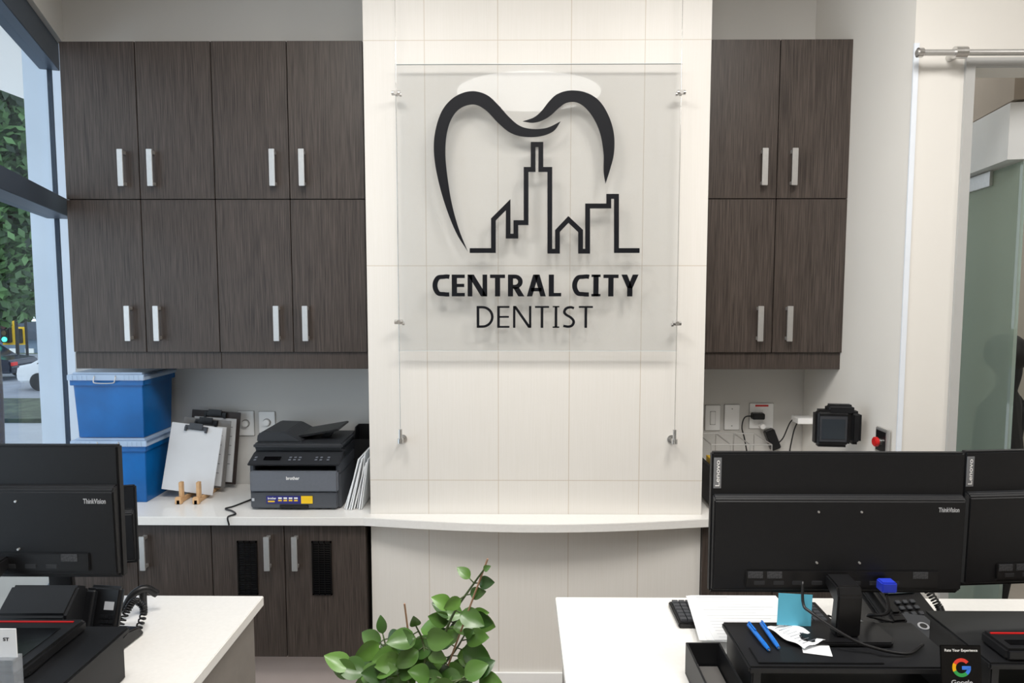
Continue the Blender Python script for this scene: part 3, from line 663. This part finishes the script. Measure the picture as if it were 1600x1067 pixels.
tube("grip",[(X(192,962,1.9),1.90,.785),(X(202,952,1.9),1.92,.825),(X(216,947,1.9),1.94,.835),(X(228,953,1.9),1.96,.81)],.011,BLACK,hs)
cyl("rest",(X(212,948,1.9),1.94,.762),(X(212,948,1.9),1.94,.828),.01,BLACK,hs)
# ------------------------------------------------------------------ right desk small things
xk=X(1050,960,1.95)
kb=thing("keyboard","black full-size keyboard lying on the desk under papers","keyboard",(xk+.22,1.93,.761))
box("key_tray",xk,xk+.43,1.865,2.0,.7615,.776,BLACK,kb,bev=.003)
o=boxes("keys",[(xk+.008+i*.0192,xk+.0245+i*.0192,1.873+j*.0205,1.89+j*.0205,.776,.7835) for i in range(21) for j in range(6)],DGREY,kb); o["kind"]="stuff"
MTp=T(X(1160,965,1.87)+.0,1.86,.79)@R(-6,'Z')
for i in range(3):
    o=thing("document","printed white form lying over the keyboard","papers",(X(1160,965,1.87),1.86,.786+.0015*i),group="forms on the desk")
    MTi=MTp@T(.012*i-.012,.006*i,.0015*i)@R(3*i,'Z')
    box("sheet",-.125,.125,-.13,.13,0,.0008,PAPER,o,MT=MTi)
    if i==2:
        boxes("print_lines",[(-.11,.09-.03*(j%3),.105-j*.017,.1065-j*.017,.0008,.0011) for j in range(14)]+[(-.11,-.02,.118,.121,.0008,.0011)],LTEXT,o,MT=MTi)
for i,(u_,v_,r_) in enumerate(((1408,938,12),(1350,950,-20),(1420,948,30))):
    q=onz(u_,v_,.7615)
    o=box("loose_form",-.05,.05,-.035,.035,0,.0008,PAPER,MT=T(q.x,q.y+.02,.7612+.001*i)@R(r_,'Z')); setp(o,"small white paper slip lying on the desk by the phone","paper",group="paper slips on the desk")
o=box("sticky_note",-.04,.04,0,.0008,-.075,0,CYAN,MT=T(X(1238,940,1.63),1.612,Z(924,1.62))@R(3,'Y')@R(-4,'X')); setp(o,"cyan square sticky note hanging from the monitor edge","note")
# mat, pens, receipt on riser
xm0=X(1165,1000,1.55)
o=box("mouse_mat",xm0,xm0+.27,1.462,1.527,RT+.0006,RT+.004,BLACKM,bev=.001); setp(o,"thin black tray mat lying on the riser","mat")
for (ua,va,ub,vb) in ((1170,976,1203,1017),(1190,974,1218,1014)):
    a=onz(ua,va,RT+.010); b=onz(ub,vb,RT+.010); d=(b-a).normalized()
    o=thing("pen","blue plastic ballpoint pen lying on the riser","pen",(a+b)/2-Vector((0,0,.006)),group="pens on the riser")
    cyl("barrel",a,b-d*.03,.0052,BLUEPEN,o,bev=.001)
    cyl("grip",b-d*.03,b-d*.006,.0054,BLUEPEN,o,r2=.004)
    cyl("tip",b-d*.006,b,.002,CHROME,o,r2=.0008)
    boxes("clip",[(-.002,.002,.0,.04,.006,.008)],BLUEPEN,o,MT=T(*a)@(d.to_track_quat('Y','Z').to_matrix().to_4x4()))
# receipt: wavy sheet
a=onz(1242,992,RT+.01)
V=[];F=[];nx,ny=8,14
for j in range(ny+1):
    for i in range(nx+1):
        x=-.035+.07*i/nx; y=-.055+.11*j/ny
        V.append((x,y,.006+.003*math.sin(j*.7+i*.3)+.0025*math.sin(i*1.1)))
for j in range(ny):
    for i in range(nx): k=j*(nx+1)+i; F.append((k,k+1,k+nx+2,k+nx+1))
rc=thing("receipt","crumpled white printed receipt lying on the riser","paper",(a.x,a.y,RT+.005))
MTr=T(a.x,a.y-.0,RT+.006)@R(28,'Z')
mesh_obj("receipt_sheet",V,F,PAPER,rc,True,MTr,fixn=True)
boxes("receipt_print",[(-.028,.015-.01*(j%3),-.045+j*.011,-.0437+j*.011,.0116,.0118) for j in range(8)],PAPER2,rc,MT=MTr)
o=box("receipt_slip",-.03,.03,-.04,.04,0,.0006,PAPER,MT=T(a.x+.03,a.y-.04,RT+.0055)@R(-15,'Z')); setp(o,"small white paper slip under the receipt","paper")
# letter tray
o=thing("letter_tray","black mesh letter tray beside the riser","tray",(.445,1.52,.761))
boxes("tray_frame",[(.405,.488,1.40,1.64,.762,.766),(.405,.41,1.40,1.64,.766,.84),(.483,.488,1.40,1.64,.766,.84),(.405,.488,1.635,1.64,.766,.84)],BLACKM,o,bev=.001)
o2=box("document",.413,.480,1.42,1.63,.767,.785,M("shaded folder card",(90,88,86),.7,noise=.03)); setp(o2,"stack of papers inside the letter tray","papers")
# payment terminal on desk
a=onz(1436,975,.80)
o=thing("card_reader","small black card reader with round pale mark","card reader",(a.x,a.y-.02,.761),-12,True)
prism("reader_body",[(-.05,.001),(.05,.001),(.05,.055),(-.05,.03)],'x',-.055,.055,DGREY,o,bev=.006)
MTq=T(0,0,.0435)@R(14,'X')
cyl("reader_mark",(0.0,0,-.001),(0,0,.001),.014,LTEXT,o,MT=MTq)
cyl("reader_mark_center",(0,0,.001),(0,0,.0018),.009,BLACK,o,MT=MTq)
box("reader_slot",-.04,.04,-.0525,-.05,.015,.019,LTEXT,o)
case(1.06,1.34,1.475,1.565,RT,"slim black device with red edge line lying on the second riser")
tb=tube("desk_cable",[(1.10,1.46,RT+.034),(1.15,1.45,RT+.06),(1.2,1.455,RT+.075),(1.27,1.46,RT+.09),(1.34,1.47,RT+.06)],.004,BLACK); setp(tb,"black cable arching over the riser","cable")
tb=tube("desk_cable",[(.80,1.68,.766),(.86,1.74,.766),(.95,1.72,.768),(1.0,1.66,.766),(.985,1.55,.766),(1.0,1.45,.766)],.0035,BLACK); setp(tb,"black cable winding across the desk between risers","cable")
tb=tube("desk_cable",[(xk+.435,1.93,.768),(.93,1.88,.766),(.97,1.80,.766),(1.05,1.77,.768),(1.1,1.75,.766)],.003,BLACK); setp(tb,"thin black keyboard cable lying on the desk","cable")
# review sign
a=pt(1470,1008,1.42)
gs=thing("countertop_sign","black acrylic review card sign with multicolour letter mark","sign",(a.x+.04,1.40,.761))
MTg=T(a.x+.042,1.395,.762)@R(-8,'X')
hh=.190
box("card",-.042,.042,0,.004,0,hh,BLACKG,gs,bev=.001,MT=MTg)
box("card_foot",-.042,.042,-.02,.04,-.0,.004,BLACKG,gs,MT=T(a.x+.042,1.395,.7615))
text("lettering","Rate Your Experience",(-.034,-.0004,hh-.014),(.068,0,0),(0,0,.007),WHITEP,gs,depth=.0004,offset=.01,MT=MTg)
def arc(a0,a1,rgb,nm):
    pts=[];r0,r1=.012,.019; n=10
    for i in range(n+1): t=math.radians(a0+(a1-a0)*i/n); pts.append((r1*math.cos(t),hh-.045+r1*math.sin(t)))
    for i in range(n,-1,-1): t=math.radians(a0+(a1-a0)*i/n); pts.append((r0*math.cos(t),hh-.045+r0*math.sin(t)))
    prism("letter_mark",pts,'y',-.001,-.0002,M(nm,rgb,.4,noise=.02),gs,MT=MTg)
arc(40,150,(234,67,53),"mark red"); arc(150,205,(251,188,5),"mark yellow"); arc(205,310,(52,168,83),"mark green"); arc(310,360,(66,133,244),"mark blue")
box("letter_bar",.001,.019,-.001,-.0002,hh-.049,hh-.042,M("mark blue bar",(66,133,244),.4,noise=.02),gs,MT=MTg)
text("lettering","Google",(-.022,-.0004,hh-.082),(.044,0,0),(0,0,.012),LTEXT,gs,depth=.0004,offset=.01,MT=MTg)
# ------------------------------------------------------------------ door side : rail, glass partition, reflected figure
zr_=Z(84,2.47)
rl=thing("sliding_door_rail","stainless steel sliding door rail mounted above the doorway","door rail",(XO,2.49,zr_))
x0=X(1432,84,2.47)
cyl("rail",(x0,2.47,zr_),(3.2,2.47,zr_),.0105,STEEL,rl)
for x in (X(1500,84,2.47),2.4): cyls("rail_bracket",[((x,2.46,zr_),(x,RY-.001,zr_),.014),((x-.02,2.47,zr_),(x+.02,2.47,zr_),.020)],CHROME,rl,seg=18)
cyls("rail_stop",[((x0+.004,2.47,zr_),(x0+.02,2.47,zr_),.016)],CHROME,rl,seg=18)
MD=T(1.90,2.70,0)@R(math.degrees(math.atan2(1,.22)),'Z')
struct(box("trim_partition",-.0,2.2,-.06,.06,2.17,2.38,M("pale grey header",(212,214,214),.5,noise=.02),MT=MD))
struct(box("wall_partition",-.0,2.2,-.05,.05,2.39,CH,M("partition paint",(170,160,148),.8,noise=.02),MT=MD))
struct(box("door_1",0,2.2,-.006,.006,0,2.165,glass("grey green glass",(.76,.84,.80),.09,.45,(172,188,178)),MT=MD))
o=thing("door_clamp","steel patch fitting holding the top of the glass door","door hardware",MD@Vector((.45,.0,2.08)))
box("clamp_plate",.25,.70,.008,.02,2.105,2.166,STEEL,o,bev=.002,MT=MD)
struct(box("door_2",2.21,2.25,-.03,.03,0,2.165,FRAME,MT=MD))
def reflection_figure(loc,rot,s):
    V=[(0,0,.88),(0,0,1.08),(0,0,1.32),(0,-.01,1.45),(0,-.02,1.55),(0,-.015,1.68),
       (.17,0,1.38),(.21,.02,1.12),(.2,-.06,.88),(.19,-.09,.80),(-.17,0,1.38),(-.21,.02,1.12),(-.2,-.06,.88),(-.19,-.09,.80),
       (.09,0,.82),(.10,-.01,.46),(.10,.02,.09),(.11,-.13,.04),(-.09,0,.82),(-.10,-.01,.46),(-.10,.02,.09),(-.11,-.13,.04)]
    E=[(0,1),(1,2),(2,3),(3,4),(4,5),(2,6),(6,7),(7,8),(8,9),(2,10),(10,11),(11,12),(12,13),(0,14),(14,15),(15,16),(16,17),(0,18),(18,19),(19,20),(20,21)]
    Rr=[.15,.14,.15,.055,.085,.075,.065,.05,.035,.04,.065,.05,.035,.04,.10,.065,.045,.04,.10,.065,.045,.04]
    me=bpy.data.meshes.new("body"); me.from_pydata([Vector(v)*s for v in V],E,[])
    o=bpy.data.objects.new("reflection_figure",me); col.objects.link(o); o.location=loc; o.rotation_euler=(0,0,math.radians(rot))
    sk=o.modifiers.new("skin",'SKIN')
    for i,d in enumerate(me.skin_vertices[0].data): d.radius=(Rr[i]*s,Rr[i]*s*.85); d.use_root=(i==0)
    su=o.modifiers.new("sub",'SUBSURF'); su.levels=2; su.render_levels=2
    me.materials.append(M("dark clothing",(24,26,28),.8,noise=.1))
    setp(o,"dark figure added behind the tinted glass to imitate its reflection","reflection_figure")
    h=ell("hair",(0,.012*s,1.665*s),(.10*s,.11*s,.115*s),M("dark hair",(16,15,15),.6,noise=.1),None)
    h.parent=o; h.location=Vector((0,.0*s,1.55*s))
    return o
reflection_figure((2.27,3.28,0.0),35,.83)  # figure added behind the glass, imitating a dim reflected silhouette
# ------------------------------------------------------------------ plant
LEAF=bpy.data.materials.new("glossy leaf"); LEAF.use_nodes=True
nt=LEAF.node_tree; b=nt.nodes["Principled BSDF"]; b.inputs["Roughness"].default_value=.3
g=nt.nodes.new("ShaderNodeNewGeometry"); r=nt.nodes.new("ShaderNodeValToRGB"); r.color_ramp.elements[0].color=(lin(34),lin(66),lin(26),1); r.color_ramp.elements[1].color=(lin(94),lin(134),lin(58),1)
nt.links.new(g.outputs["Random Per Island"],r.inputs[0]); nt.links.new(r.outputs[0],b.inputs["Base Color"])
STEM=M("plant stem",(72,88,50),.5,noise=.15)
DPl=1.30
pl=thing("potted_plant","potted rubbery green plant with glossy oval leaves on stakes","plant",(X(655,1060,DPl),DPl,0))
pc=Vector((X(655,1060,DPl),DPl,0))
LV=[];LF=[]
def leaf(base,dirv,nrm,L,W):
    d=dirv.normalized(); s_=d.cross(nrm).normalized(); n_=s_.cross(d).normalized(); k=len(LV); N=8
    for i in range(N+1):
        t=i/N; wdt=W/2*(math.sin(math.pi*min(1,t*1.0)**.85))**.75 if 0<t<1 else .0008
        c_=base+d*(L*t)-n_*(L*.22*t*t)
        for q in (-1,-.5,0,.5,1): LV.append(c_+s_*(wdt*q)+n_*(abs(q)*wdt*.28))
    for i in range(N):
        for q in range(4): a_=k+i*5+q; LF.append((a_,a_+1,a_+6,a_+5))
SV=[];SF=[]
stems=[ [(668,1067),(684,1020),(708,960),(738,915),(756,890)],
        [(660,1067),(664,1030),(660,1000),(650,978)],
        [(645,1067),(622,1040),(605,1014),(598,990)],
        [(640,1067),(600,1058),(570,1052),(548,1050)],
        [(670,1067),(692,1040),(712,1015),(726,992)],
        [(675,1067),(700,1066),(728,1060),(748,1056)],
        [(690,1005),(708,975),(722,962),(738,958)],
        [(655,1067),(640,1035),(628,1010)]]
rnd=random.Random(11)
for si,st in enumerate(stems):
    dd=DPl+rnd.uniform(-.05,.05)
    P3=[pc+Vector((rnd.uniform(-.02,.02),0,.78))] if si!=6 else []
    P3+=[pt(u,v,dd+.012*i*rnd.uniform(-1,1)) for i,(u,v) in enumerate(st)]
    Q=crom(P3,8); tubegeo(Q,lambda t:.0036-.002*t,6,SV,SF)
    n=len(Q)
    for i in range(9 if si!=6 else 5,n,4):
        p=Q[i]
        if si==0 and i>n-5: continue
        for side in (-1,1):
            if rnd.random()<.18: continue
            ang=rnd.uniform(-.7,.9)
            dv=Vector((side*math.cos(ang),rnd.uniform(-.7,.3),math.sin(ang)*.8+.05))
            nr=Vector((rnd.uniform(-.5,.5)-side*.3,-.75,rnd.uniform(.2,1.0)))
            L=rnd.uniform(.040,.056)*(0.72 if si==0 and i>n*.7 else 1)
            e=p+dv.normalized()*.012; tubegeo([p,e],.0013,5,SV,SF)
            leaf(e,dv,nr,L,L*rnd.uniform(.68,.82))
    dv=(Q[-1]-Q[-3]).normalized(); leaf(Q[-1],dv+Vector((.2,-.3,0)),Vector((.1,-.9,.5)),.022 if si==0 else .034,.012 if si==0 else .021)
mesh_obj("foliage",LV,LF,LEAF,pl,True,fixn=False)
mesh_obj("stems",SV,SF,STEM,pl,True)
for (a,b_) in (((762,873),(690,1067)),((632,943),(648,1067))):
    pa=pt(a[0],a[1],DPl-.02); pb=pt(b_[0],b_[1],DPl); pb=pb+(pb-pa).normalized()*.12
    cyl("stake",pb,pa,.0018,M("brown cane",(160,125,100),.6,noise=.1),pl,seg=8)
prof=[(.11,0),(.13,.02),(.155,.80),(.165,.80),(.165,.83),(.145,.83),(.14,.79),(0.001,.78)]
V=[];F=[];sg=40
for r_,z_ in prof:
    for j in range(sg): t=2*math.pi*j/sg; V.append((pc.x+r_*math.cos(t),pc.y+r_*math.sin(t),z_))
for i in range(len(prof)-1):
    for j in range(sg): F.append((i*sg+j,i*sg+(j+1)%sg,(i+1)*sg+(j+1)%sg,(i+1)*sg+j))
F.append(tuple(range(sg)))
mesh_obj("planter",V,F,M("white planter",(225,222,216),.4,noise=.02),pl,True)
# ------------------------------------------------------------------ outside
GZ=-2.2
road=box("road",-60,-2.6,23.2,39.5,GZ-.1,GZ-.005,M("asphalt",(122,126,134),.8,noise=.08,nscale=2)); setp(road,"grey asphalt street outside the window","road")
sw=box("sidewalk",-60,-2.6,5,19.6,GZ-.1,GZ-.005,M("concrete paving",(140,144,150),.8,noise=.06,nscale=2)); setp(sw,"pale concrete sidewalk outside the window","sidewalk")
gv=box("grass_verge",-60,-2.6,19.6,23.2,GZ-.1,GZ+.12,M("rough grass",(58,66,50),.95,noise=.6,nscale=3,bump=.5)); setp(gv,"strip of rough planted ground between sidewalk and street","verge")
gv=box("grass_verge",-80,-2.6,39.5,75,GZ-.1,GZ-.005,M("park grass",(80,100,60),.95,noise=.3,nscale=1)); setp(gv,"green lawn beyond the street","verge")
GL=bpy.data.materials.new("tree leaves"); GL.use_nodes=True; nt=GL.node_tree; b=nt.nodes["Principled BSDF"]
g=nt.nodes.new("ShaderNodeNewGeometry"); r=nt.nodes.new("ShaderNodeValToRGB"); r.color_ramp.elements[0].color=(lin(20),lin(40),lin(26),1); r.color_ramp.elements[1].color=(lin(88),lin(124),lin(74),1)
nt.links.new(g.outputs["Random Per Island"],r.inputs[0]); nt.links.new(r.outputs[0],b.inputs["Base Color"]); b.inputs["Roughness"].default_value=.6
BARK=M("bark",(70,60,52),.9,noise=.2)
def tree(x,y,h,clusters,n,ls,label):
    o=thing("street_tree",label,"tree",(x,y,GZ))
    P=[(x,y,GZ),(x+.1,y,GZ+h*.3),(x-.1,y,GZ+h*.6),(x,y,GZ+h*.9)]
    V=[];F=[]; tubegeo(crom(P,6),lambda t:.22*(1-.7*t),10,V,F)
    for c in clusters:
        c3=Vector((x+c[0],y+c[1],GZ+c[2])); tubegeo([Vector((x,y,GZ+h*.35)),(Vector((x,y,GZ+h*.45))+c3)/2,c3],lambda t:.1*(1-.7*t),8,V,F)
    mesh_obj("trunk",V,F,BARK,o,True)
    V=[];F=[]
    for c in clusters:
        for i in range(n):
            d=Vector((random.gauss(0,1),random.gauss(0,1),random.gauss(0,1))).normalized()*random.random()**.4*c[3]
            q=Vector((x+c[0],y+c[1],GZ+c[2]))+d
            a_=Vector((random.gauss(0,1),random.gauss(0,1),random.gauss(0,1))).normalized(); b_=a_.orthogonal().normalized()
            k=len(V); V+=[q-a_*ls,q+b_*ls*.5,q+a_*ls,q-b_*ls*.5]; F.append((k,k+1,k+2,k+3))
    f=mesh_obj("foliage",V,F,GL,o,False,fixn=False); f["kind"]="stuff"
tree(-9.6,12.5,9,[(0,0,4.9,1.1),(.3,0,6.6,1.3),(-.9,.4,7.6,1.4),(.6,0,8.6,1.4),(-.6,0,9.8,1.4),(-1.2,0,5.8,1.2),(.2,0,3.9,.8),(.8,.3,5.6,1.0),(.7,.2,7.6,1.3),(1.4,.2,9.2,1.4),(.9,.1,6.6,1.0),(1.5,.3,8.2,1.1)],1300,.11,"leafy green street tree close to the window")
tree(-34,46,12,[(0,0,5,4),(4,0,6,4),(-5,0,6,4),(8,0,5,3.5),(1,0,9,4),(6,0,9,3.5),(-2,0,12,4),(5,0,13,4)],900,.4,"large leafy tree across the street")
def car(x,y,rgb,label):
    o=thing("car",label,"car",(x,y,GZ),0,True)
    m=M("car paint",rgb,.25,.2,noise=.03)
    prism("car_body",[(-2.2,.3),(2.2,.3),(2.25,.6),(2.15,.85),(1.3,.95),(.6,1.4),(-.9,1.42),(-1.7,1.0),(-2.2,.9),(-2.28,.55)],'y',-.85,.85,m,o,bev=.06)
    prism("window_glass",[(1.12,.97),(.55,1.34),(-.85,1.36),(-1.45,1.0)],'y',-.87,.87,BLACKG,o)
    for a_ in (-1.4,1.4):
        for b_ in (-.88,.68): cyl("wheel",(a_,b_,.33),(a_,b_+.2,.33),.33,BLACKM,o,seg=24); 
    box("tail_light",2.2,2.27,-.8,-.5,.62,.76,RED,o)
car(X(-42,590,29),29,(40,46,60),"dark blue sedan driving on the street outside")
car(X(142,600,26.5),26.5,(225,228,232),"white sedan waiting on the street outside")
def signal(u,v,D,s_,label):
    c=pt(u,v,D)
    o=thing("traffic_light",label,"traffic light",(c.x,D,GZ))
    box("housing",c.x-.21*s_,c.x+.21*s_,D-.12,D+.12,c.z-.5*s_,c.z+.5*s_,BLACKM,o,bev=.03)
    for i,(rgb,e) in enumerate((((60,20,18),0),((70,56,20),0),((60,230,190),3))):
        zz=c.z+(.32-.32*i)*s_; cyl("lamp",(c.x,D-.16,zz),(c.x,D-.11,zz),.12*s_,M("signal lens",rgb,.3,emis=e,noise=.02),o)
    box("backplate",c.x-.32*s_,c.x+.32*s_,D+.12,D+.13,c.z-.62*s_,c.z+.62*s_,YEL,o)
    cyl("pole",(c.x+.35*s_,D+.2,GZ),(c.x+.35*s_,D+.2,c.z+1.2),.07,BLACKM,o)
    cyl("arm",(c.x+.35*s_,D+.2,c.z),(c.x,D+.2,c.z),.04,BLACKM,o)
signal(10,520,30,.85,"yellow traffic light showing green at the crossing")
signal(29,525,36,.75,"smaller yellow traffic light further down the street")
b0=thing("building","low blue-grey building across the street","building",(X(30,540,40),42,GZ))
xb0=X(-20,540,40); xb1=X(80,540,40)
box("facade",xb0,xb1,40,44,GZ,Z(530,40),M("blue grey siding",(110,130,150),.8,noise=.05),b0)
prism("roof",[(xb0-.3,Z(530,40)),(xb1+.3,Z(530,40)),((xb0+xb1)/2,Z(505,40))],'y',39.7,44.3,M("dark roof",(60,70,84),.8,noise=.1),b0)
boxes("facade_windows",[(xb0+.4+i*.9,xb0+.9+i*.9,39.95,40,Z(575,40),Z(545,40)) for i in range(3)],WHITEP,b0)
# ------------------------------------------------------------------ lighting
def emat(n,c,s_):
    m=bpy.data.materials.new(n); m.use_nodes=True; b=m.node_tree.nodes["Principled BSDF"]; b.inputs["Emission Color"].default_value=(*c,1); b.inputs["Emission Strength"].default_value=s_; return m
cl=thing("ceiling_lamp","large round white disc lamp flush on the ceiling","ceiling light",(.08,.0,CH-.04))
cyl("lamp_rim",(.08,0,CH-.03),(.08,0,CH-.0005),.57,WHITEP,cl,seg=64)
cyl("lamp_diffuser",(.08,0,CH-.04),(.08,0,CH-.031),.55,emat("warm diffuser",(1,.98,.95),5),cl,seg=64)
def panel(x,y,sx,sy,P,c=(1,.97,.93)):  # fill lamps added out of view to brighten the room and hall
    o=thing("fill_light_panel","flat rectangular white fill panel added to brighten the room","ceiling light",(x,y,CH-.02),group="added fill light panels")
    box("fill_light_housing",x-sx/2-.02,x+sx/2+.02,y-sy/2-.02,y+sy/2+.02,CH-.02,CH-.0005,WHITEP,o)
    l=bpy.data.lights.new("light_source",'AREA'); l.shape='RECTANGLE'; l.size=sx; l.size_y=sy; l.energy=P; l.color=c
    lo=bpy.data.objects.new("light_source",l); col.objects.link(lo); lo.parent=o; lo.location=(0,0,-.01)
panel(-.7,1.35,.6,.6,25); panel(.9,1.35,.6,.6,31); panel(.1,.95,.3,.3,19); panel(3.0,1.0,.6,.6,24); panel(2.9,4.0,.5,.5,22); panel(1.85,3.7,.3,.5,11)
W=bpy.data.worlds.new("world"); S.world=W; W.use_nodes=True
W.node_tree.nodes["Background"].inputs[0].default_value=(.80,.90,1,1); W.node_tree.nodes["Background"].inputs[1].default_value=2.0
